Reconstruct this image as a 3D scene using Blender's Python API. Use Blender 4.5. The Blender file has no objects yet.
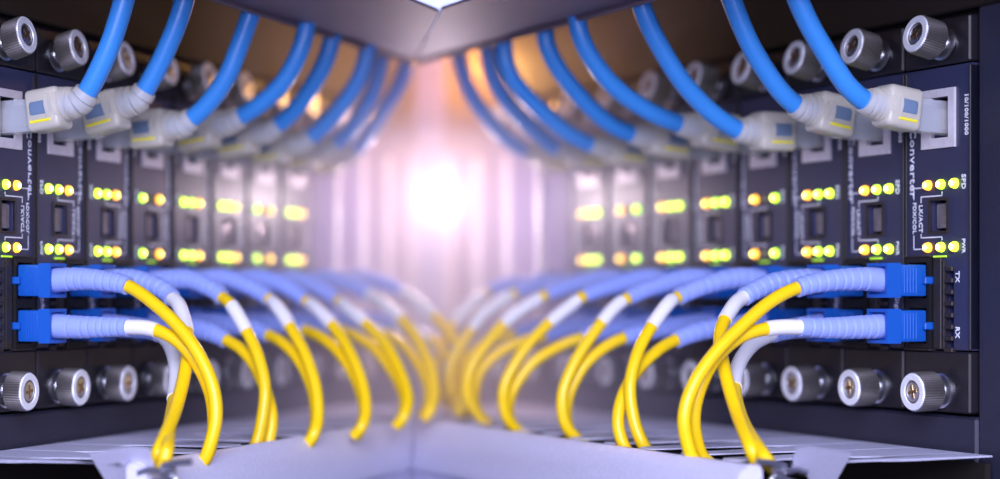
import bpy, bmesh, math, random
from mathutils import Vector, Matrix
random.seed(7)
S = bpy.context.scene
COL = S.collection
MM = 0.001
FPX, CX, HY = 1900.0, 500.0, 298.0      # focal length in pixels, optical axis x, horizon y (1000x479 frame)
Z0 = 0.30                               # camera height above the cabinet floor datum

# ------------------------------------------------------------------ camera
cam = bpy.data.cameras.new('camera')
cam.sensor_width = 36; cam.lens = 36 * FPX / 1000
cam.shift_y = (HY - 239.5) / 1000
cam.clip_start = 0.01; cam.clip_end = 50
cam.dof.use_dof = True; cam.dof.focus_distance = 0.556; cam.dof.aperture_fstop = 4.6
camo = bpy.data.objects.new('camera', cam); COL.objects.link(camo)
camo.location = (0, 0, Z0); camo.rotation_euler = (math.pi / 2, 0, 0)
S.camera = camo
# ------------------------------------------------------------------ world, exposure
w = bpy.data.worlds.new('world'); S.world = w; w.use_nodes = True
bg = w.node_tree.nodes['Background']
bg.inputs[0].default_value = (0.42, 0.40, 1.0, 1); bg.inputs[1].default_value = 0.55
S.view_settings.view_transform = 'Standard'; S.view_settings.look = 'None'
S.view_settings.exposure = 0.0; S.view_settings.gamma = 1; S.view_settings.use_curve_mapping = False
S.cycles.use_denoising = True
S.cycles.max_bounces = 8; S.cycles.volume_bounces = 1; S.cycles.transparent_max_bounces = 12
# ------------------------------------------------------------------ lights
def area(name, loc, target, size, power, color, sy=None):
    l = bpy.data.lights.new(name, 'AREA'); l.energy = power; l.color = color
    l.shape = 'RECTANGLE'; l.size = size; l.size_y = sy or size
    o = bpy.data.objects.new(name, l); COL.objects.link(o)
    o.location = loc
    o.rotation_euler = (Vector(target) - Vector(loc)).to_track_quat('-Z', 'Y').to_euler()
    return o
def point(name, loc, power, color, r):
    l = bpy.data.lights.new(name, 'POINT'); l.energy = power; l.color = color; l.shadow_soft_size = r
    o = bpy.data.objects.new(name, l); COL.objects.link(o); o.location = loc
    return o
area('room_light_cool', (0.0, -0.35, Z0 + 0.30), (0, 0.7, Z0), 0.6, 11.5, (0.76, 0.78, 1.0), 0.35)
area('room_light_high', (0.0, 0.20, Z0 + 0.28), (0, 0.6, Z0 - 0.03), 0.25, 2.0, (0.72, 0.76, 1.0), 0.15)
area('front_fill', (0.0, -0.30, Z0 + 0.06), (0, 0.8, Z0 + 0.03), 0.7, 4.4, (0.72, 0.70, 1.0), 0.25)  # added fill that brightens the far cables from the front
point('flare_light', (-0.0247, 0.782, Z0 + 0.0404), 0.25, (1.0, 0.74, 0.92), 0.006)  # added to make the lens flare glow in the corner
point('warm_flare_light', (-0.012, 0.830, Z0 + 0.100), 0.34, (1.0, 0.42, 0.10), 0.006)  # added for the orange tint of the flare, not a lamp of the cabinet
HAZE = 5.4

# ------------------------------------------------------------------ frames of the two racks
def hat(x, y): v = Vector((x, y, 0)); return v.normalized()
class Side: pass
R = Side(); R.u = hat(-0.443, 0.896); R.n = hat(-0.896, -0.443); R.P = Vector((0.1303, 0.560, Z0)); R.su = 1.0; R.sn = 1.0; R.name = 'right'
L = Side(); L.u = hat(0.322, 0.947); L.n = hat(0.947, -0.322); L.P = Vector((-0.1459, 0.560, Z0)); L.su = 0.945; L.sn = 0.756; L.name = 'left'
for s in (R, L):
    m = Matrix.Identity(4)
    for r in range(3):
        m[r][0] = s.u[r] * s.su; m[r][1] = s.n[r] * s.sn; m[r][2] = (0, 0, 1)[r]; m[r][3] = s.P[r]
    s.M = m
PITCH = 30.4
def P3(s, u, n, v):                      # rack millimetres -> world
    return s.M @ Vector((u * MM, n * MM, v * MM))
def pix(s, u, x, y):                     # point of the rack's plane u = const seen at a pixel
    d = Vector(((x - CX) / FPX, 1, (HY - y) / FPX)); c = Vector((0, 0, Z0))
    t = (u * MM * s.su - (c - s.P).dot(s.u)) / d.dot(s.u)
    return c + d * t
def loc(s, p): q = s.M.inverted() @ p; return q / MM

# ------------------------------------------------------------------ materials
def mat(name, color, rough=0.5, metal=0.0, emit=None, es=0.0, trans=0.0, noise=0.0, nscale=60, bump=0.0, coat=0.0, ior=1.45, alpha=1.0, spec=0.5, sss=0.0):
    m = bpy.data.materials.new(name); m.use_nodes = True
    nt = m.node_tree; b = nt.nodes['Principled BSDF']
    b.inputs['Base Color'].default_value = (*color, 1); b.inputs['Roughness'].default_value = rough
    b.inputs['Metallic'].default_value = metal; b.inputs['Transmission Weight'].default_value = trans
    b.inputs['IOR'].default_value = ior; b.inputs['Coat Weight'].default_value = coat
    b.inputs['Specular IOR Level'].default_value = spec; b.inputs['Alpha'].default_value = alpha
    if emit: b.inputs['Emission Color'].default_value = (*emit, 1); b.inputs['Emission Strength'].default_value = es
    tc = nt.nodes.new('ShaderNodeTexCoord'); nz = nt.nodes.new('ShaderNodeTexNoise')
    nz.inputs['Scale'].default_value = nscale * 10; nz.inputs['Detail'].default_value = 4
    nt.links.new(tc.outputs['Object'], nz.inputs['Vector'])
    if noise:
        mx = nt.nodes.new('ShaderNodeMix'); mx.data_type = 'RGBA'
        mx.inputs[6].default_value = (*[c * (1 - noise) for c in color], 1)
        mx.inputs[7].default_value = (*[min(1, c * (1 + noise)) for c in color], 1)
        nt.links.new(nz.outputs['Fac'], mx.inputs[0]); nt.links.new(mx.outputs[2], b.inputs['Base Color'])
    if bump:
        bp = nt.nodes.new('ShaderNodeBump'); bp.inputs['Strength'].default_value = bump; bp.inputs['Distance'].default_value = 0.0003
        nt.links.new(nz.outputs['Fac'], bp.inputs['Height']); nt.links.new(bp.outputs[0], b.inputs['Normal'])
    return m
M = {
 'plate': mat('navy_faceplate', (0.031, 0.034, 0.082), 0.36, noise=0.15, nscale=40, bump=0.12),
 'ear': mat('black_bracket', (0.013, 0.011, 0.016), 0.42, noise=0.15, bump=0.1),
 'chassis': mat('dark_chassis', (0.020, 0.021, 0.044), 0.5, noise=0.2, bump=0.15),
 'black': mat('black_recess', (0.006, 0.005, 0.006), 0.6),
 'brown': mat('dark_slot_metal', (0.035, 0.028, 0.026), 0.45, metal=0.3, noise=0.2),
 'ledcore': mat('led_core', (1, 1, 0.8), 0.3, emit=(1.0, 1.0, 0.12), es=6),
 'ledcoreo': mat('led_core_orange', (1, 0.9, 0.5), 0.3, emit=(1.0, 0.75, 0.12), es=6),
 'steel': mat('brushed_steel', (0.72, 0.73, 0.78), 0.30, metal=1.0, noise=0.1, nscale=90, bump=0.15),
 'face': mat('polished_knob_face', (0.86, 0.89, 1.0), 0.38, metal=0.25, noise=0.08),
 'knurl': mat('dark_knurled_steel', (0.26, 0.24, 0.24), 0.46, metal=0.9, noise=0.12),
 'brass': mat('recess_brass', (0.35, 0.25, 0.15), 0.35, metal=0.9),
 'shield': mat('port_shield', (0.74, 0.71, 0.76), 0.4, metal=0.25, noise=0.15),
 'ink': mat('white_print', (0.80, 0.82, 0.90), 0.6, noise=0.05),
 'ledy': mat('led_yellow_green', (0.6, 0.9, 0.1), 0.3, emit=(0.72, 1.0, 0.02), es=3.2),
 'ledg': mat('led_green', (0.5, 0.9, 0.1), 0.3, emit=(0.55, 1.0, 0.02), es=2.6),
 'ledo': mat('led_orange', (0.9, 0.5, 0.1), 0.3, emit=(1.0, 0.42, 0.01), es=2.8),
 'ledoff': mat('led_unlit', (0.16, 0.13, 0.10), 0.3),
 'ledglow': mat('led_bar_green', (0.4, 0.7, 0.05), 0.3, emit=(0.45, 0.9, 0.02), es=0.7),
 'button': mat('recess_button', (0.45, 0.40, 0.42), 0.28, metal=0.7, noise=0.5, nscale=30, coat=0.5),
 'blue': mat('blue_cable_jacket', (0.045, 0.29, 0.80), 0.34, noise=0.06, bump=0.1, coat=0.2),
 'scblue': mat('blue_connector_plastic', (0.008, 0.095, 0.46), 0.32, noise=0.08),
 'boot': mat('lavender_boot', (0.29, 0.38, 0.85), 0.40, noise=0.06),
 'yellow': mat('yellow_fibre_jacket', (0.93, 0.62, 0.006), 0.34, noise=0.06, nscale=30, coat=0.15),
 'white': mat('white_sleeve', (0.80, 0.80, 0.86), 0.4),
 'clear': mat('clear_plug_plastic', (0.93, 0.93, 0.95), 0.12, alpha=0.28),
 'frost': mat('frosted_boot_plastic', (0.80, 0.76, 0.66), 0.24, alpha=0.62),
 'core': mat('blue_grey_wire_block', (0.16, 0.24, 0.38), 0.5),
 'strip': mat('yellow_wire_strip', (0.95, 0.85, 0.05), 0.5),
 'gold': mat('gold_contacts', (0.85, 0.6, 0.2), 0.3, metal=1.0),
 'duct': mat('lavender_duct_plastic', (0.62, 0.62, 0.82), 0.38, noise=0.12, nscale=80, bump=0.35),
 'ceil': mat('grey_ceiling_duct', (0.14, 0.105, 0.15), 0.55, noise=0.1),
 'dark': mat('dark_cabinet_paint', (0.009, 0.006, 0.005), 0.7, noise=0.2),
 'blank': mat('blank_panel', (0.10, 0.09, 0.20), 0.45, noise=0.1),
 'lamp': mat('flare_diffuser', (1, 1, 1), 0.5, emit=(1.0, 0.93, 0.93), es=12),
 'panel': mat('light_panel', (1, 1, 1), 0.5, emit=(0.50, 0.58, 1.0), es=1.5),
}

# ------------------------------------------------------------------ object helpers
def link(name, mesh, parent=None, matrix=None):
    o = bpy.data.objects.new(name, mesh); COL.objects.link(o)
    if parent: o.parent = parent
    if matrix is not None: o.matrix_local = matrix
    return o
def tag(o, label=None, cat=None, group=None, kind=None):
    if label: o['label'] = label
    if cat: o['category'] = cat
    if group: o['group'] = group
    if kind: o['kind'] = kind
    return o
def mesh(bm, name, m, smooth=True):
    bmesh.ops.recalc_face_normals(bm, faces=bm.faces)
    me = bpy.data.meshes.new(name); bm.to_mesh(me); bm.free()
    for mm in (m if isinstance(m, (list, tuple)) else [m]): me.materials.append(M[mm])
    for p in me.polygons: p.use_smooth = smooth
    if smooth:
        try: me.set_sharp_from_angle(angle=math.radians(35))
        except Exception: pass
    return me
def box(bm, a, b, bev=0.0, seg=1, mi=0):
    """box between corners a, b in millimetres"""
    c = [(a[i] + b[i]) / 2 * MM for i in range(3)]; d = [abs(b[i] - a[i]) * MM for i in range(3)]
    r = bmesh.ops.create_cube(bm, size=1, matrix=Matrix.Translation(c) @ Matrix.Diagonal((*d, 1)))
    vs = r['verts']; fs = list({f for v in vs for f in v.link_faces})
    if bev:
        es = list({e for v in vs for e in v.link_edges})
        rr = bmesh.ops.bevel(bm, geom=es, offset=bev * MM, segments=seg, affect='EDGES', profile=0.5)
        fs = list({f for v in rr['verts'] for f in v.link_faces} | set(f for f in fs if f.is_valid))
    for f in fs:
        if f.is_valid: f.material_index = mi
    return bm
def lathe(bm, prof, axis='n', seg=24, knurl=None, mi=0):
    """prof: (distance along n, radius) in mm"""
    rings = []
    for k, (n, r) in enumerate(prof):
        ring = []
        for j in range(seg):
            a = 2 * math.pi * j / seg
            rr = r * (knurl[1] if (knurl and k in knurl[0] and j % 2) else 1)
            ring.append(bm.verts.new((rr * math.cos(a) * MM, n * MM, rr * math.sin(a) * MM)))
        rings.append(ring)
    for a, b in zip(rings, rings[1:]):
        for j in range(seg):
            bm.faces.new((a[j], a[(j + 1) % seg], b[(j + 1) % seg], b[j])).material_index = mi
    for ring in (rings[0], rings[-1]):
        bm.faces.new(ring).material_index = mi
    return bm
def plate_holes(bm, u0, u1, v0, v1, holes, n0, n1):
    """flat plate in the u-v plane, from n0 (back) to n1 (front), with rectangular holes"""
    us = sorted({u0, u1, *[h[0] for h in holes], *[h[1] for h in holes]}); vs = sorted({v0, v1, *[h[2] for h in holes], *[h[3] for h in holes]})
    def inside(i, j):
        if i < 0 or j < 0 or i >= len(us) - 1 or j >= len(vs) - 1: return False
        cu, cv = (us[i] + us[i + 1]) / 2, (vs[j] + vs[j + 1]) / 2
        return not any(h[0] < cu < h[1] and h[2] < cv < h[3] for h in holes)
    V = {}
    def vert(i, j, n):
        k = (i, j, n)
        if k not in V: V[k] = bm.verts.new((us[i] * MM, n * MM, vs[j] * MM))
        return V[k]
    for i in range(len(us) - 1):
        for j in range(len(vs) - 1):
            if not inside(i, j): continue
            bm.faces.new([vert(i, j, n1), vert(i + 1, j, n1), vert(i + 1, j + 1, n1), vert(i, j + 1, n1)])
            bm.faces.new([vert(i, j, n0), vert(i, j + 1, n0), vert(i + 1, j + 1, n0), vert(i + 1, j, n0)])
            for (di, dj, a, b) in ((-1, 0, (i, j), (i, j + 1)), (1, 0, (i + 1, j), (i + 1, j + 1)), (0, -1, (i, j), (i + 1, j)), (0, 1, (i, j + 1), (i + 1, j + 1))):
                if not inside(i + di, j + dj):
                    bm.faces.new([vert(*a, n0), vert(*b, n0), vert(*b, n1), vert(*a, n1)])
    return bm
def text_mesh(body, size, weight=0.0, m='ink'):
    """lettering read downwards on the panel: text x -> -v, text y -> -u... flat print 0.1 mm proud"""
    c = bpy.data.curves.new('lettering', 'FONT'); c.body = body; c.size = size * MM; c.resolution_u = 2
    c.extrude = 0.05 * MM; c.offset = weight * MM; c.align_x = 'CENTER'; c.align_y = 'CENTER'; c.space_character = 1.08
    o = bpy.data.objects.new('lettering_source', c)
    COL.objects.link(o)
    dg = bpy.context.evaluated_depsgraph_get(); dg.update()
    me = bpy.data.meshes.new_from_object(o.evaluated_get(dg))
    bpy.data.objects.remove(o); bpy.data.curves.remove(c)
    # text (x right, y up, z out) -> rack (u, n, v); seen from the aisle on the right rack, screen right is -u
    # reading down: text x -> -v ; text up -> screen right = -u ; out -> n
    T = Matrix(((0, -1, 0, 0), (0, 0, 1, 0), (-1, 0, 0, 0), (0, 0, 0, 1)))
    me.transform(T); me.name = 'lettering'
    me.materials.clear(); me.materials.append(M[m])
    return me
def catmull(pts, per=8):
    P = [pts[0] * 2 - pts[1]] + list(pts) + [pts[-1] * 2 - pts[-2]]
    out = []
    for i in range(1, len(P) - 2):
        p0, p1, p2, p3 = P[i - 1], P[i], P[i + 1], P[i + 2]
        for k in range(per):
            t = k / per
            out.append(0.5 * ((2 * p1) + (p2 - p0) * t + (2 * p0 - 5 * p1 + 4 * p2 - p3) * t * t + (3 * p1 - p0 - 3 * p2 + p3) * t ** 3))
    out.append(P[-2].copy())
    return out
def resample(pts, step):
    L_ = [0]
    for a, b in zip(pts, pts[1:]): L_.append(L_[-1] + (b - a).length)
    n = max(2, int(L_[-1] / step)); out = []; j = 0
    for k in range(n + 1):
        t = L_[-1] * k / n
        while j < len(pts) - 2 and L_[j + 1] < t: j += 1
        d = L_[j + 1] - L_[j]
        out.append(pts[j].lerp(pts[j + 1], (t - L_[j]) / d if d > 1e-12 else 0))
    return out
def tube(bm, pts, rad, seg=14, mi=0):
    """rad in mm, number or function of arc length fraction/index"""
    T = [(pts[min(i + 1, len(pts) - 1)] - pts[max(i - 1, 0)]).normalized() for i in range(len(pts))]
    ref = Vector((0, 0, 1)) if abs(T[0].z) < 0.9 else Vector((1, 0, 0))
    N = (ref - T[0] * ref.dot(T[0])).normalized(); rings = []
    for i, p in enumerate(pts):
        N = (N - T[i] * N.dot(T[i])).normalized(); B = T[i].cross(N)
        r = (rad(i, i / (len(pts) - 1)) if callable(rad) else rad) * MM
        rings.append([bm.verts.new(p + (N * math.cos(2 * math.pi * j / seg) + B * math.sin(2 * math.pi * j / seg)) * r) for j in range(seg)])
    for a, b in zip(rings, rings[1:]):
        for j in range(seg): bm.faces.new((a[j], a[(j + 1) % seg], b[(j + 1) % seg], b[j])).material_index = mi
    bm.faces.new(rings[0][::-1]); bm.faces.new(rings[-1])
    return bm

# ------------------------------------------------------------------ setting
def slab(name, poly, z0, z1, m, kind='structure', parent=None):
    """horizontal slab over a world xy polygon (metres)"""
    bm = bmesh.new()
    a = [bm.verts.new((x, y, z0)) for x, y in poly]; b = [bm.verts.new((x, y, z1)) for x, y in poly]
    bm.faces.new(a); bm.faces.new(b)
    for i in range(len(poly)): bm.faces.new((a[i], a[(i + 1) % len(poly)], b[(i + 1) % len(poly)], b[i]))
    return tag(link(name, mesh(bm, name, m, False), parent), kind=kind)
slab('floor', [(-0.45, 0.10), (0.45, 0.10), (0.45, 1.0), (-0.45, 1.0)], Z0 - 0.100, Z0 - 0.095, 'dark')
slab('ceiling', [(-0.45, 0.30), (0.45, 0.30), (0.45, 1.0), (-0.45, 1.0)], Z0 + 0.150, Z0 + 0.156, 'dark')
UEND_R, UEND_L = 12.2 * PITCH, 12.0 * PITCH
for s, ue in ((R, 362), (L, 362)):
    bm = bmesh.new(); box(bm, (-80, -14, -96), (ue, -9, 150), 0)
    link('wall_' + s.name, mesh(bm, 'wall_' + s.name, 'dark', False), None, s.M); bpy.data.objects['wall_' + s.name]['kind'] = 'structure'

# chassis: the front frame round the row of modules
for s in (R, L):
    root = link('rack_chassis', None, None, s.M)
    tag(root, 'dark metal rack frame carrying the row of converter modules on the %s side' % s.name, 'rack', 'rack frames either side of the aisle')
    uf = 358
    bm = bmesh.new(); box(bm, (-80, -9, -62), (-14.5, -1.2, 84), 0.6); link('side_frame', mesh(bm, 'side_frame', 'chassis'), root)
    bm = bmesh.new(); box(bm, (-14.5, -9, -60), (uf, -0.6, -34.5), 0.8); link('lower_rail', mesh(bm, 'lower_rail', 'chassis'), root)
    bm = bmesh.new(); box(bm, (-80, -9, 84.5), (uf, -3, 112), 0.6); link('upper_rail', mesh(bm, 'upper_rail', 'dark'), root)
    bm = bmesh.new(); box(bm, (-14.5, -9, -34.4), (uf, -8, 84.4)); link('back_plate', mesh(bm, 'back_plate', 'black'), root)

# ------------------------------------------------------------------ module
UA, UB = -13.3, 16.4      # near and far edge of one module, u
def vis(me, name, parent, off=(0, 0, 0), matname=None):
    o = link(name, me, parent, Matrix.Translation([c * MM for c in off])); return o
port = (-3.7, 4.7, 47.2, 59.2); btn = (-2.2, 5.2, 19.8, 28.8)
sc_up = (5.2, 13.6, -0.2, 10.6); sc_dn = (5.2, 13.6, -13.6, -3.0)
vents = [(-5.3, -1.9, 8.0 - k * 3.4 - 2.3, 8.0 - k * 3.4) for k in range(7)]
bm = bmesh.new(); plate_holes(bm, UA, UB, -15.2, 68.0, [port, btn, sc_up, sc_dn] + vents, -4, 0); ME_plate = mesh(bm, 'faceplate', 'plate', False)
bm = bmesh.new(); box(bm, (UA, -4.5, 68.5), (UB, 0.9, 82.0), 0.5); ME_ear_t = mesh(bm, 'top_bracket', 'ear')
bm = bmesh.new(); box(bm, (UA, -4.5, -33.5), (UB, 0.9, -15.7), 0.5); ME_ear_b = mesh(bm, 'bottom_bracket', 'ear')
bm = bmesh.new(); box(bm, (UA - 0.0, -4, -15), (UA + 0.7, 0.7, 67.5), 0.15); box(bm, (UB - 0.7, -4, -15), (UB, 0.7, 67.5), 0.15); ME_edge = mesh(bm, 'edge_strip', 'ear')
bm = bmesh.new(); plate_holes(bm, -6.3, 8.6, 44.2, 61.6, [port], -1, 0.9)
box(bm, (4.4, -6, 50.2), (5.6, 0.6, 56.2)); ME_shield = mesh(bm, 'port_shield', 'shield', False)
bm = bmesh.new(); box(bm, (port[0] + .1, -7.9, port[2] + .1), (port[1] - .1, -7.0, port[3] - .1)); ME_sock = mesh(bm, 'port_socket', 'black', False)
bm = bmesh.new()
for k in range(8): box(bm, (-3.2, -7, 48.6 + k * 1.25), (-1.4, -1.2, 48.9 + k * 1.25))
ME_pins = mesh(bm, 'contact_pins', 'brown', False)
bm = bmesh.new(); box(bm, (btn[0] + .7, -5.2, btn[2] + .7), (btn[1] - .7, -1.4, btn[3] - .7), 0.6, 2); ME_btn = mesh(bm, 'reset_button', 'button')
bm = bmesh.new(); plate_holes(bm, btn[0] - .8, btn[1] + .8, btn[2] - .8, btn[3] + .8, [btn], -0.5, 0.35); ME_btnf = mesh(bm, 'button_frame', 'brown', False)
bm = bmesh.new(); plate_holes(bm, 3.9, 15.2, -15.0, 12.0, [sc_up, sc_dn], -1, 1.6); ME_bay = mesh(bm, 'optical_socket', 'black', False)
bm = bmesh.new(); box(bm, (-0.6, -0.5, -15.0), (2.9, 1.0, 12.0), 0.2); box(bm, (3.1, -.5, 12.1), (15.4, 1.9, 12.6), .1); box(bm, (3.1, -.5, -15.6), (15.4, 1.9, -15.1), .1); ME_bayrim = mesh(bm, 'socket_rim', 'brown')
ME_vent = []
bm = bmesh.new(); box(bm, (-1.9, -1, -15.0), (-1.1, 0.9, 11.0), .1)
ME_ventrim = mesh(bm, 'vent_rim', 'brown')
bm = bmesh.new(); box(bm, (-5.5, -1, -0.75), (-1.7, 0.9, 0.75), 0.25); ME_tooth = mesh(bm, 'vent_tooth', 'brown')
bm = bmesh.new(); lathe(bm, [(-0.5, 1.5), (0.6, 1.5), (1.2, 1.35), (1.7, 0.95), (2.0, 0.3)], seg=16)
ME_led = {}
for k in ('ledy', 'ledg', 'ledo', 'ledoff'):
    b2 = bm.copy()
    if k != 'ledoff':
        for f in b2.faces:
            if sum((v.co.x ** 2 + v.co.z ** 2) ** .5 for v in f.verts) / len(f.verts) < 0.95 * MM and f.calc_center_median().y > 0.5 * MM: f.material_index = 1
    ME_led[k] = mesh(b2, 'indicator_light', [k, {'ledo': 'ledcoreo'}.get(k, 'ledcore')])
bm.free()
bm = bmesh.new(); box(bm, (-2.4, 0.2, 12.0), (3.0, 0.9, 12.5)); ME_bar = mesh(bm, 'light_bar', 'ledglow', False)
# white guide lines printed from the lights to the words
def pline(bm, a, b, wd=0.36):
    u0, u1 = sorted((a[0], b[0])); v0, v1 = sorted((a[1], b[1]))
    box(bm, (u0 - wd / 2, -0.05, v0 - wd / 2), (u1 + wd / 2, 0.06, v1 + wd / 2))
def guide(path):
    bm = bmesh.new()
    for a, b in zip(path, path[1:]): pline(bm, a, b)
    return bm
bm = bmesh.new()
for path in ([(8.4, 32.9), (13.0, 32.9), (13.0, 29.6)], [(0, 31.2), (0, 30.2), (9.6, 30.2), (9.6, 28.6)],
             [(8.4, 14.6), (13.0, 14.6), (13.0, 18.6)], [(0, 17.2), (0, 18.0), (9.6, 18.0), (9.6, 19.0)]):
    for a, b in zip(path, path[1:]): pline(bm, a, b)
ME_guide = mesh(bm, 'printed_guide_line', 'ink', False)
TX = [  # words, length mm, u, v, weight
 ('Converter', 21.0, 13.5, 40.6, .05), ('10/100/1000', 11.8, -10.9, 53.3, .12), ('SPD', 4.4, -9.6, 33.8, .10), ('PWR', 4.3, -9.6, 15.2, .10),
 ('LK/ACT', 8.2, 9.8, 23.7, .09), ('FDX/COL', 9.4, 12.7, 24.0, .09), ('TX', 3.4, -6.9, 6.2, .10), ('RX', 3.4, -6.9, -10.0, .10), ('Giga', 4.8, -9.4, -1.6, .08)]
ME_text = []
for t, ln_, u, v, wt in TX:
    me = text_mesh(t, 3.0, wt)
    zs = [q.co.z for q in me.vertices]; k = ln_ * MM / (max(zs) - min(zs))
    me.transform(Matrix.Diagonal((min(k, 1.25) if t != 'Converter' else k * .82, 1, k, 1)))
    ME_text.append((me, u, v))
# thumbscrew, axis along n
bm = bmesh.new()
SEG = 96
lathe(bm, [(3.6, 5.3), (4.0, 5.85), (10.6, 5.85), (11.2, 5.5)], seg=SEG, knurl=((1, 2), 0.945)); ME_knob = mesh(bm, 'knurled_head', 'knurl')
bm = bmesh.new(); lathe(bm, [(11.1, 5.62), (11.6, 5.2), (11.6, 3.5), (10.9, 3.3)], seg=SEG, knurl=((0,), 0.95)); ME_kface = mesh(bm, 'head_face', 'face')
bm = bmesh.new(); lathe(bm, [(10.95, 3.35), (11.3, 2.6), (11.3, 0.4)], seg=24)
ME_kin = mesh(bm, 'screw_centre', 'steel')
bm = bmesh.new(); box(bm, (-2.0, 11.1, -.45), (2.0, 11.5, .45)); box(bm, (-.45, 11.1, -2.0), (.45, 11.5, 2.0)); ME_cross = mesh(bm, 'cross_slot', 'brass', False)
bm = bmesh.new(); lathe(bm, [(0.5, 5.2), (1.2, 5.2), (1.5, 4.6), (1.6, 3.0), (3.9, 3.0)], seg=32); ME_coll = mesh(bm, 'collar', 'steel')
def thumbscrew(root, u, v, tilt, tw):
    c = link('thumbscrew', ME_knob, root, Matrix.Translation((u * MM, 0.4 * MM, v * MM)) @ Matrix.Rotation(tilt, 4, 'X') @ Matrix.Rotation(tw, 4, 'Y'))
    for nm, me in (('head_face', ME_kface), ('screw_centre', ME_kin), ('cross_slot', ME_cross), ('collar', ME_coll)): link(nm, me, c)
ORD = ['nearest', 'second nearest', 'third nearest', 'fourth nearest', 'fifth nearest', 'sixth nearest', 'seventh nearest', 'farthest lit']
LEDS = {0: 'ogy', 1: 'ogy', 2: 'ogy', 3: 'o-g', 4: 'ogy', 5: 'oyy', 6: 'o-g', 7: 'oyy'}
for s in (R, L):
    for i in range(8):
        root = link('converter_module', None, None, s.M @ Matrix.Translation((i * PITCH * MM, 0, 0)))
        tag(root, 'navy converter module with indicator lights, %s in the %s rack' % (ORD[i], s.name), 'network module', 'converter modules in the racks')
        for nm, me in (('faceplate', ME_plate), ('top_bracket', ME_ear_t), ('bottom_bracket', ME_ear_b), ('edge_strip', ME_edge), ('port_shield', ME_shield),
                       ('port_socket', ME_sock), ('contact_pins', ME_pins), ('reset_button', ME_btn), ('button_frame', ME_btnf), ('optical_socket', ME_bay),
                       ('socket_rim', ME_bayrim), ('vent_rim', ME_ventrim), ('light_bar', ME_bar), ('guide_line', ME_guide)):
            link(nm, me, root)
        for k in range(8): vis(ME_tooth, 'vent_tooth', root, (0, 0, 8.55 - k * 3.4))
        for k, (me, u, v) in enumerate(ME_text):
            if (k in (6, 7)) == (i > 0) and k >= 6 or (k == 8 and i == 0): continue
            vis(me, 'lettering', root, (u, 0.08, v))
        for v in (33.5, 15.0):
            for k, ch in enumerate(LEDS[i]):
                vis(ME_led[{'o': 'ledo', 'g': 'ledg', 'y': 'ledy', '-': 'ledoff'}[ch]], 'indicator_light', root, ((6, 0, -6)[k], 0, v))
        thumbscrew(root, -2.0, 74.6, math.radians(12), random.uniform(0, 1.5))
        thumbscrew(root, -1.0, -27.2, math.radians(-1), random.uniform(0, 1.5))
    # blank panels filling the rest of the row up to the corner
    nb = 4
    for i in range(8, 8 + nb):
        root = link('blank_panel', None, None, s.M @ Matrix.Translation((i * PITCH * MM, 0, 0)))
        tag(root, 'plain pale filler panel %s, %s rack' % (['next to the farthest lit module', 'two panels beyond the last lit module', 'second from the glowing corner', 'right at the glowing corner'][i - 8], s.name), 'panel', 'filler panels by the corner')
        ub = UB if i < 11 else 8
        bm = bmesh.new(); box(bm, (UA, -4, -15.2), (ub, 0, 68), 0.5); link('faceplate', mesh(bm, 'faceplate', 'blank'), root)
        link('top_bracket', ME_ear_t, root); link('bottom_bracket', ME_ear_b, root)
        bm = bmesh.new(); box(bm, (9, -1, -10), (12, 3.0, 62), 0.8, 2); link('pull_handle', mesh(bm, 'pull_handle', 'shield'), root)
        if i < 10:
            thumbscrew(root, -1.0, 74.2, math.radians(6), .3); thumbscrew(root, -1.0, -27.2, 0, .8)

def clip(bm, s, pa, pb):
    """mitre a part of one rack against the vertical plane through two floor points (metres); keep the rack's own side"""
    A, B = Vector((*pa, 0)), Vector((*pb, 0)); nr = (B - A).cross(Vector((0, 0, 1))).normalized()
    if nr.dot(s.P - A) < 0: nr = -nr
    A = A + nr * 0.0003; inv = s.M.inverted(); la = inv @ A; ln2 = (s.M.to_3x3().transposed() @ nr).normalized()
    la.z = 0
    bmesh.ops.recalc_face_normals(bm, faces=bm.faces)
    r = bmesh.ops.bisect_plane(bm, geom=bm.verts[:] + bm.edges[:] + bm.faces[:], plane_co=la, plane_no=-ln2, clear_outer=True)
    bmesh.ops.holes_fill(bm, edges=[e for e in r['geom_cut'] if isinstance(e, bmesh.types.BMEdge)])
LOWP = ((-0.0317, 0.880), (-0.0317, 0.700)); UPP = ((-0.0317, 0.715), (-0.019, 0.598))
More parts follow.
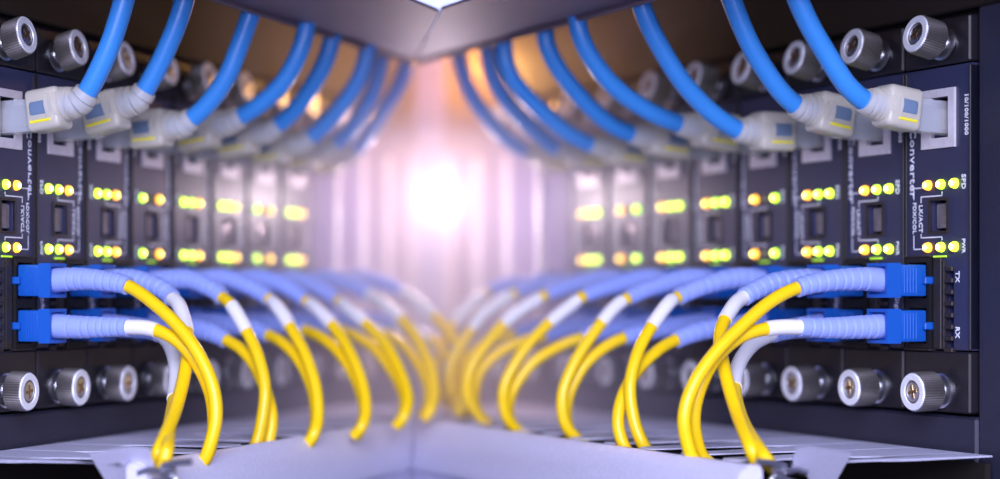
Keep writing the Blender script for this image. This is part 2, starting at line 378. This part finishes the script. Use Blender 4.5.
# ------------------------------------------------------------------ lower cable ducts: fingers, slots, front cover
DV = -44.6
SLOTS = {'right': [-12.5, 10, 32, 55, 77, 99, 118, 136, 156, 177, 199, 221, 243], 'left': [-25, 0, 26, 51, 77, 103, 127, 150, 172, 194, 216, 238]}
for s in (R, L):
    root = link('cable_duct', None, None, s.M)
    tag(root, 'pale lavender slotted cable duct under the %s rack' % s.name, 'cable duct', 'slotted cable ducts')
    sl = SLOTS[s.name]; ed = [sl[0] - 12] + sl + [sl[-1] + 22]
    for a, b in zip(ed, ed[1:]):
        c, h = (a + b) / 2, (b - a) / 2
        lo, hi = c - h + 1.0, c + h - 1.0
        g = 5.4
        lo0, hi0 = c - h + 0.25, c + h - 0.25
        pts = [(lo0, 2), (hi0, 2), (hi0, 30), (hi0 - .6, 33), (hi0 - g * .6, 40), (hi0 - g, 56), (hi0 - g - .3, 70), (hi0 - g - 1.4, 74.5), (hi0 - g - 3.5, 76),
               (lo0 + g + 3.5, 76), (lo0 + g + 1.4, 74.5), (lo0 + g + .3, 70), (lo0 + g, 56), (lo0 + g * .6, 40), (lo0 + .6, 33), (lo0, 30)]
        bm = bmesh.new()
        A = [bm.verts.new((x * MM, y * MM, (DV - 0.35) * MM)) for x, y in pts]; B = [bm.verts.new((x * MM, y * MM, DV * MM)) for x, y in pts]
        bm.faces.new(A); bm.faces.new(B)
        for k in range(len(pts)): bm.faces.new((A[k], A[(k + 1) % len(pts)], B[(k + 1) % len(pts)], B[k]))
        bmesh.ops.bevel(bm, geom=[e for e in bm.edges if abs(e.verts[0].co.z - e.verts[1].co.z) < 1e-6 and e.verts[0].co.z > (DV - .1) * MM], offset=0.08 * MM, segments=1, affect='EDGES')
        clip(bm, s, *LOWP)
        if not bm.verts: bm.free(); continue
        link('finger', mesh(bm, 'finger', 'duct'), root)
    # front cover, extruded profile (n, v)
    prof = [(79, DV - 14), (79, DV - 1.2), (80, DV + 0.2), (83, DV + 0.4), (86, DV - 1.5), (92, DV - 12.5), (92.5, DV - 16), (90, DV - 18), (90, DV - 40), (88, DV - 40), (88, DV - 18), (84, DV - 14)]
    bm = bmesh.new(); u0, u1 = sl[0] - 10.5, 262
    A = [bm.verts.new((u0 * MM, n * MM, v * MM)) for n, v in prof]; B = [bm.verts.new((u1 * MM, n * MM, v * MM)) for n, v in prof]
    bm.faces.new(A); bm.faces.new(B)
    for k in range(len(prof)): bm.faces.new((A[k], A[(k + 1) % len(prof)], B[(k + 1) % len(prof)], B[k]))
    clip(bm, s, *LOWP); link('front_cover', mesh(bm, 'front_cover', 'duct'), root)
    bm = bmesh.new(); box(bm, (sl[0] - 11, 2, DV - 46), (262, 4, DV - 2.4)); clip(bm, s, *LOWP); link('back_wall', mesh(bm, 'back_wall', 'dark', False), root)
    bm = bmesh.new(); box(bm, (sl[0] - 11, 2, DV - 48), (262, 90, DV - 40)); clip(bm, s, *LOWP); link('duct_base', mesh(bm, 'duct_base', 'dark', False), root)
    # near end: folded bracket between the first finger and the cover
    mir = (lambda x: x) if s is R else (lambda x: 145 - (x - 800) * 1.09)
    ub = sl[0] - 12.5
    outl = [(796, 448), (812, 446.5), (852, 453), (838, 478), (832, 492), (815, 492), (806, 474), (792, 466)]
    bm = bmesh.new(); inv = s.M.inverted()
    A = [bm.verts.new(inv @ pix(s, ub + max(0, y - 454) * .35, mir(x), y)) for x, y in outl]; B = [bm.verts.new(inv @ pix(s, ub + 1.2 + max(0, y - 454) * .35, mir(x), y)) for x, y in outl]
    bm.faces.new(A); bm.faces.new(B)
    for k in range(len(outl)): bm.faces.new((A[k], A[(k + 1) % len(outl)], B[(k + 1) % len(outl)], B[k]))
    link('end_bracket', mesh(bm, 'end_bracket', 'duct'), root)
    for cp in ([(757, 462), (770, 463), (783, 466), (784, 474)], [(772, 470), (784, 472), (796, 470), (806, 473)], [(768, 488), (774, 478), (786, 480), (800, 486)]):
        bm = bmesh.new(); tube(bm, resample(catmull([inv @ pix(s, ub + 2.5, mir(x), y) for x, y in cp], 6), 0.0008), 0.95, 10)
        link('retaining_clip', mesh(bm, 'retaining_clip', 'steel'), root)

# upper ducts
for s in (R, L):
    root = link('overhead_duct', None, None, s.M)
    tag(root, 'grey overhead duct plate the blue cables rise behind, %s side' % s.name, 'cable duct', 'overhead duct plates')
    bm = bmesh.new(); box(bm, (-60, 74, 90), (272, 119 if s is R else 143, 91), 0.6); clip(bm, s, *UPP); link('plate', mesh(bm, 'plate', 'ceil'), root)
    bm = bmesh.new(); box(bm, (-60, 72, 88.5), (272, 74.2, 112), 0.5); clip(bm, s, *UPP); link('lip', mesh(bm, 'lip', 'ceil'), root)
    bm = bmesh.new(); box(bm, (-60, 76, 95), (272, 79, 150), 0.5); clip(bm, s, *UPP); link('hanger', mesh(bm, 'hanger', 'dark'), root)
    for k in range(7):
        bm = bmesh.new(); box(bm, (k * 30.4 + 14, 64, 92), (k * 30.4 + 20, 73, 97), 0.8); link('finger', mesh(bm, 'finger', 'dark'), root)

# lamp added for the flare glow in the corner, and the light panel overhead
lr = link('flare_lamp', None, None, Matrix.Translation((-0.0253, 0.800, Z0 + 0.0413)))
tag(lr, 'added small round lamp standing in for the lens flare between the racks', 'lamp')
bm = bmesh.new(); lathe(bm, [(14, 3), (13, 5), (3, 5.8), (1.5, 5.4)], seg=32); link('housing', mesh(bm, 'housing', 'steel'), lr)
bm = bmesh.new(); lathe(bm, [(2.4, 5.0), (0.5, 4.6), (-1.2, 3), (-1.7, 1)], seg=32); link('diffuser', mesh(bm, 'diffuser', 'lamp'), lr)
bm = bmesh.new(); box(bm, (-2, 12, -2), (2, 84, 2), .4); link('arm', mesh(bm, 'arm', 'steel'), lr)
pr = link('ceiling_light', None, None, Matrix.Translation((-0.028, 0.618, Z0 + 0.0937)))
tag(pr, 'pale blue light panel glowing above the gap between the overhead ducts', 'light')
bm = bmesh.new(); box(bm, (-17, -49, 0), (17, 49, 4), .6); link('housing', mesh(bm, 'housing', 'steel'), pr)
bm = bmesh.new(); box(bm, (-16, -47, -1.5), (16, 47, 0.2), .3); link('diffuser', mesh(bm, 'diffuser', 'panel'), pr)
bm = bmesh.new(); box(bm, (-2, -40, 4), (2, -36, 56), .4); link('hanger_rod', mesh(bm, 'hanger_rod', 'steel'), pr); bm = bmesh.new(); box(bm, (-2, 36, 4), (2, 40, 56), .4); link('hanger_rod', mesh(bm, 'hanger_rod', 'steel'), pr)

# ------------------------------------------------------------------ blue patch cables
BLUE = {
 'right': [
  [(865, 101), (846, 84), (824, 50), (806, 18), (792, -16), (786, -40)],
  [(797, 106), (778, 88), (756, 55), (741, 24), (728, -12), (722, -40)],
  [(738, 130), (712, 113), (684, 84), (662, 50), (646, 18), (636, -14), (632, -40)],
  [(680, 124), (650, 112), (618, 90), (594, 62), (580, 34), (577, 10), (577, -14)],
  [(632, 134), (610, 124), (586, 103), (562, 74), (548, 48), (545, 30), (544, 8)],
  [(592, 145), (566, 132), (540, 110), (516, 84), (506, 62), (504, 42), (504, 22)],
  [(556, 148), (536, 132), (512, 108), (496, 84), (489, 60), (487, 42), (487, 26)],
  [(524, 150), (504, 136), (484, 114), (470, 92), (462, 70), (459, 56), (459, 38)]],
 'left': [
  [(80, 101), (92, 84), (108, 50), (119, 18), (128, -16), (132, -40)],
  [(139, 98), (152, 78), (167, 48), (179, 18), (188, -14), (192, -40)],
  [(184, 124), (206, 106), (226, 78), (240, 44), (252, 10), (260, -16), (264, -40)],
  [(232, 121), (258, 106), (280, 86), (296, 60), (305, 34), (307, 12), (307, -12)],
  [(270, 130), (290, 115), (308, 92), (323, 66), (331, 42), (333, 24), (333, 4)],
  [(302, 142), (322, 128), (340, 108), (356, 84), (365, 62), (368, 46), (368, 24)],
  [(328, 148), (346, 134), (362, 112), (374, 88), (381, 62), (382, 44), (382, 26)],
  [(350, 154), (364, 140), (382, 112), (396, 90), (404, 72), (407, 58), (408, 40)]]}
PORT_V, PORT_U = 53.2, 0.5
def ring_boot(i0, n, r0, r1, ribs, depth):
    def f(i, t):
        base = r0 + (r1 - r0) * t
        k = (t * ribs) % 1
        return base * (1 - depth if k > 0.72 and 0.05 < t < 0.95 else 1)
    return f
for s in (R, L):
    for i, px in enumerate(BLUE[s.name]):
        u = i * PITCH + PORT_U
        W = [pix(s, u, *p) for p in px]
        start = loc(s, W[0])                       # where the jacket leaves the boot, rack mm
        P0_ = Vector((u, 0.0, PORT_V))
        ax = Vector((start.x - u, start.y, start.z - PORT_V)); Lg = ax.length
        root = link('patch_cable', None, None, Matrix.Translation(P3(s, u, 0, PORT_V)))
        tag(root, 'blue patch cable clear-plugged into the %s module, %s rack' % (ORD[i], s.name), 'cable', 'blue patch cables')
        base = P3(s, u, 0, PORT_V)
        ang = math.atan2(ax.z, ax.y)
        body = s.M.copy(); body.translation = (0, 0, 0)
        F0 = body                                                   # plug straight in the port
        FT = body @ Matrix.Rotation(ang, 4, 'X')
        ln = Lg
        bm = bmesh.new(); box(bm, (-1.9, -5, -4.9), (3.6, ln * .5, 4.9), 0.5, 2); link('plug', mesh(bm, 'plug', 'clear'), root, F0 @ Matrix.Rotation(ang * .3, 4, 'X'))
        bm = bmesh.new()
        for k in range(8): box(bm, (-1.2, 1, -4.3 + k * 1.18), (-0.6, ln * .42, -3.7 + k * 1.18))
        link('contacts', mesh(bm, 'contacts', 'core', False), root, F0 @ Matrix.Rotation(ang * .3, 4, 'X'))
        bm = bmesh.new(); box(bm, (3.2, -3, -2.6), (5.0, ln * .35, 2.6), .5); link('latch', mesh(bm, 'latch', 'clear'), root, F0 @ Matrix.Rotation(ang * .3, 4, 'X'))
        # shroud
        a0, a1 = ln * .36, ln * .80
        bm = bmesh.new(); box(bm, (-4.6, a0, -6.3), (4.6, a1, 6.1), 1.8, 4); link('shroud', mesh(bm, 'shroud', 'frost'), root, FT)
        bm = bmesh.new(); box(bm, (-4.85, a0 + 1.6, -2.5), (-1.0, a1 - 2.2, 2.9), 1.5, 4); link('wire_block', mesh(bm, 'wire_block', 'core'), root, FT)
        bm = bmesh.new(); box(bm, (-4.85, a0 + 2.0, -4.1), (-4.2, a1 - 3.6, -3.2), .2); link('yellow_wire', mesh(bm, 'yellow_wire', 'strip'), root, FT)
        # jacket and ribbed boot along the cable
        Q = [base + FT @ Vector((0, ln * .66 * MM, 0)), base + (W[0] - base) * 0.86] + W
        path = resample(catmull([p - base for p in Q], 10), 0.0011)
        bm = bmesh.new(); tube(bm, path, 3.05, 18); link('jacket', mesh(bm, 'jacket', 'blue'), root)
        q2 = path[: max(8, int(len(path) * 0) + int((ln * .40 * MM) / 0.0011))]
        q2 = resample(q2, 0.0004)
        bm = bmesh.new(); tube(bm, q2, ring_boot(0, 0, 5.9, 3.7, 6, .13), 20); link('boot', mesh(bm, 'boot', 'frost'), root)

# ------------------------------------------------------------------ yellow fibre cables
# per cable: module, 'up' or 'low', drop u, boot path pixels, then jacket pixels; white sleeve between fractions
FIB = {
 'right': [
  (0, 'up', 10, [(896, 280), (862, 279), (828, 281), (797, 288)], [(770, 302), (742, 326), (716, 352), (694, 384), (684, 418), (690, 452), (700, 466)], 0, 0),
  (0, 'low', 12, [(896, 327), (862, 327), (828, 328), (800, 327)], [(772, 328), (742, 336), (716, 358), (700, 388), (694, 420), (700, 452), (712, 466)], .0, .20),
  (1, 'up', -10, [(826, 279), (800, 280), (770, 284), (744, 297)], [(732, 308), (720, 334), (724, 368), (736, 410), (750, 446), (758, 466)], .07, .22),
  (1, 'low', -20, [(826, 327), (806, 327), (790, 329), (772, 334)], [(752, 345), (738, 366), (735, 392), (744, 424), (764, 456), (773, 468)], .05, .40),
  (2, 'up', 55, [(770, 276), (738, 278), (706, 285), (678, 297)], [(668, 304), (652, 326), (638, 352), (630, 386), (634, 420), (643, 444), (652, 456)], .06, .28),
  (2, 'low', 54, [(770, 326), (738, 326), (706, 330), (676, 340)], [(656, 352), (636, 372), (622, 398), (618, 424), (624, 446), (632, 458)], 0, 0),
  (3, 'up', 99, [(724, 276), (690, 278), (656, 286), (628, 298)], [(614, 308), (596, 330), (576, 360), (563, 392), (564, 420), (574, 436), (586, 446)], .04, .22),
  (3, 'low', 100, [(724, 325), (690, 325), (656, 330), (624, 338)], [(604, 348), (584, 366), (570, 392), (566, 416), (572, 436), (584, 448)], 0, 0),
  (4, 'up', 136, [(680, 276), (646, 278), (612, 286), (584, 296)], [(570, 306), (548, 324), (524, 350), (505, 384), (505, 412), (516, 429), (528, 438)], .04, .24),
  (4, 'low', 137, [(680, 324), (646, 325), (612, 330), (582, 338)], [(560, 346), (534, 362), (514, 388), (508, 412), (515, 428), (526, 438)], 0, 0),
  (5, 'up', 166, [(640, 276), (606, 278), (572, 285), (546, 295)], [(530, 304), (508, 320), (488, 342), (470, 370), (468, 396), (478, 414), (488, 424)], .04, .30),
  (5, 'low', 168, [(640, 322), (606, 323), (572, 328), (544, 336)], [(522, 342), (500, 352), (480, 372), (474, 398), (480, 416), (490, 426)], 0, 0),
  (6, 'up', 196, [(604, 276), (572, 278), (540, 284), (516, 293)], [(500, 302), (480, 318), (466, 338), (452, 362), (450, 388), (458, 404), (466, 414)], .04, .36),
  (6, 'low', 198, [(604, 322), (572, 323), (540, 327), (514, 334)], [(494, 340), (474, 352), (460, 370), (455, 392), (460, 406), (468, 416)], 0, 0),
  (7, 'up', 214, [(570, 276), (540, 278), (510, 284), (488, 292)], [(474, 302), (458, 318), (446, 338), (438, 362), (438, 382), (444, 398), (450, 408)], .04, .36)],
 'left': [
  (0, 'up', 2, [(53, 280), (80, 279), (105, 281), (128, 286)], [(152, 302), (176, 324), (196, 350), (212, 384), (216, 418), (208, 452), (200, 466)], 0, 0),
  (0, 'low', 4, [(53, 327), (80, 327), (105, 327), (128, 327)], [(152, 329), (176, 340), (196, 362), (210, 392), (214, 422), (210, 448), (204, 464)], .0, .20),
  (1, 'up', -24, [(110, 279), (134, 280), (160, 288), (172, 298)], [(180, 308), (187, 334), (186, 366), (176, 408), (160, 448), (153, 466)], .07, .22),
  (1, 'low', -33, [(110, 327), (130, 327), (148, 329), (160, 334)], [(170, 345), (176, 366), (175, 394), (170, 424), (167, 450), (162, 466)], .05, .40),
  (2, 'up', 52, [(160, 276), (186, 279), (210, 288), (222, 297)], [(232, 306), (246, 330), (258, 356), (265, 388), (262, 420), (256, 444), (250, 456)], .06, .26),
  (2, 'low', 53, [(160, 325), (186, 327), (208, 332), (226, 340)], [(242, 350), (256, 368), (268, 398), (272, 420), (268, 444), (262, 458)], 0, 0),
  (3, 'up', 77, [(196, 276), (222, 278), (248, 286), (268, 298)], [(278, 308), (292, 330), (306, 356), (316, 388), (318, 416), (314, 434), (306, 446)], .04, .24),
  (3, 'low', 78, [(196, 323), (222, 324), (248, 328), (268, 335)], [(284, 344), (300, 362), (312, 388), (316, 416), (312, 436), (304, 446)], 0, 0),
  (4, 'up', 103, [(229, 276), (258, 278), (284, 286), (305, 300)], [(318, 310), (336, 330), (352, 356), (363, 386), (366, 410), (362, 426), (354, 436)], .04, .26),
  (4, 'low', 104, [(229, 322), (258, 323), (284, 325), (304, 330)], [(322, 338), (340, 354), (356, 380), (364, 406), (362, 426), (356, 436)], 0, 0),
  (5, 'up', 129, [(264, 276), (294, 279), (318, 288), (337, 300)], [(350, 310), (370, 328), (388, 348), (402, 376), (408, 398), (404, 416), (396, 426)], .04, .26),
  (5, 'low', 130, [(264, 320), (292, 321), (318, 324), (338, 329)], [(356, 336), (376, 350), (394, 374), (404, 396), (403, 414), (398, 426)], 0, 0),
  (6, 'up', 153, [(294, 276), (324, 278), (350, 284), (368, 294)], [(384, 304), (404, 322), (420, 344), (431, 370), (434, 394), (430, 410), (424, 418)], .0, .30),
  (6, 'low', 154, [(294, 320), (322, 321), (348, 323), (368, 328)], [(384, 333), (402, 344), (418, 364), (428, 386), (428, 406), (422, 416)], .0, .2),
  (7, 'up', 178, [(330, 276), (360, 278), (386, 284), (402, 292)], [(418, 302), (440, 322), (458, 346), (466, 372), (468, 392), (464, 406), (458, 414)], .0, .28),
  (7, 'low', 180, [(330, 318), (358, 319), (380, 321), (396, 325)], [(414, 331), (434, 342), (450, 360), (460, 380), (460, 398), (456, 410)], .0, .3)]}
SCU = 9.4
for s in (R, L):
    for (i, pos, ud, bp, jp, w0, w1) in FIB[s.name]:
        if pos == 'low': ud += 5.0
        u = i * PITCH + SCU; v = 5.2 if pos == 'up' else -8.3
        base = P3(s, u, 0, v)
        root = link('fibre_cable', None, None, Matrix.Translation(base))
        tag(root, 'yellow fibre cable in the %s socket of the %s module, %s rack' % ('upper' if pos == 'up' else 'lower', ORD[i].replace(' lit', ''), s.name), 'cable', 'yellow fibre cables')
        body = s.M.copy(); body.translation = (0, 0, 0)
        cl = 16.0
        # connector: outer shell with grooves, key and inner tip
        bm = bmesh.new(); box(bm, (-4.4, 1.7, -4.7), (4.4, cl - 1, 4.7), .5, 2)
        for k in range(5): box(bm, (-4.6, 5.2 + k * 1.1, -3.8), (-4.2, 5.7 + k * 1.1, 3.8), .1)
        link('connector', mesh(bm, 'connector', 'scblue'), root, body)
        bm = bmesh.new(); plate_holes(bm, -4.9, 4.9, -5.1, 5.1, [(-3.9, 3.9, -4.1, 4.1)], cl - 4.5, cl + .5); link('collar', mesh(bm, 'collar', 'scblue', False), root, body)
        bm = bmesh.new(); box(bm, (-6.0, -0.4, -1.1), (-4.2, 3.4, 1.1), .3); link('key_tab', mesh(bm, 'key_tab', 'scblue'), root, body)
        B0 = [P3(s, u, cl - 3, v)]
        n_b = len(bp)
        for k, p in enumerate(bp):
            q = loc(s, pix(s, u, *p))
            if q.y > cl + 4: B0.append(pix(s, u + (ud - u) * 0.12 * k / n_b, *p))
        J = [pix(s, u + (ud - u) * (0.12 + 0.88 * min(1, (k + 1) / (len(jp) - 1)) ** (1.9 if i == 1 else 1.0)) + (4.5 * math.sin(math.pi * min(1, (k + 1) / (len(jp) - 1))) if pos == 'low' and i in (1, 7) else 0), *p) for k, p in enumerate(jp)]
        cb = catmull([p - base for p in B0 + J], 12)
        nb_ = (len(B0) - 1) * 12
        bpts = resample(cb[:nb_ + 1], 0.0005)
        def bootr(k, t, N=len(bpts)):
            r = 3.75 - 0.95 * t
            if t > .18 and (t * 11) % 1 > .82: r *= .84
            return r
        bm = bmesh.new(); tube(bm, bpts, bootr, 16); link('boot', mesh(bm, 'boot', 'boot'), root)
        jpts = resample(cb[max(0, nb_ - 8):], 0.0012)
        bm = bmesh.new(); tube(bm, jpts, 1.95, 14); link('jacket', mesh(bm, 'jacket', 'yellow'), root)
        if w1 > 0:
            w0 += 0.10 if (i > 1 and w0 > 0) else 0; w1 += 0.03 if i < 2 else 0.06
            a, b = int(w0 * len(jpts)), int(w1 * len(jpts)) + 1
            bm = bmesh.new(); tube(bm, jpts[a:b + 1], 2.25, 14); link('sleeve', mesh(bm, 'sleeve', 'white'), root)['label'] = 'white sleeve'

# ------------------------------------------------------------------ scattering volumes added for the flare glow deep in the aisle
hm = bpy.data.materials.new('flare_haze'); hm.use_nodes = True; nt = hm.node_tree; nt.nodes.clear()
out = nt.nodes.new('ShaderNodeOutputMaterial'); vs_ = nt.nodes.new('ShaderNodeVolumeScatter')
vs_.inputs['Color'].default_value = (0.93, 0.84, 1, 1); vs_.inputs['Density'].default_value = HAZE; vs_.inputs['Anisotropy'].default_value = 0.0
nt.links.new(vs_.outputs[0], out.inputs['Volume'])
bm = bmesh.new(); box(bm, (-300, 662, -94), (300, 1000, 70))
me = bpy.data.meshes.new('flare_haze'); bm.to_mesh(me); bm.free(); me.materials.append(hm)
h = link('flare_haze', me, None, Matrix.Translation((0, 0, Z0))); tag(h, 'added volume for the pale flare glow at the far end of the aisle', 'flare_haze', kind='stuff')
hm2 = hm.copy(); hm2.node_tree.nodes['Volume Scatter'].inputs['Density'].default_value = 3.0; hm2.node_tree.nodes['Volume Scatter'].inputs['Color'].default_value = (1, 0.72, 0.55, 1)  # warm scatter colour imitates the orange flare
bm = bmesh.new(); box(bm, (-300, 660, 70.5), (300, 1000, 149))
me = bpy.data.meshes.new('flare_haze'); bm.to_mesh(me); bm.free(); me.materials.append(hm2)
h = link('flare_haze', me, None, Matrix.Translation((0, 0, Z0))); tag(h, 'added thin volume tinted like the orange flare above the far modules', 'flare_haze', kind='stuff')
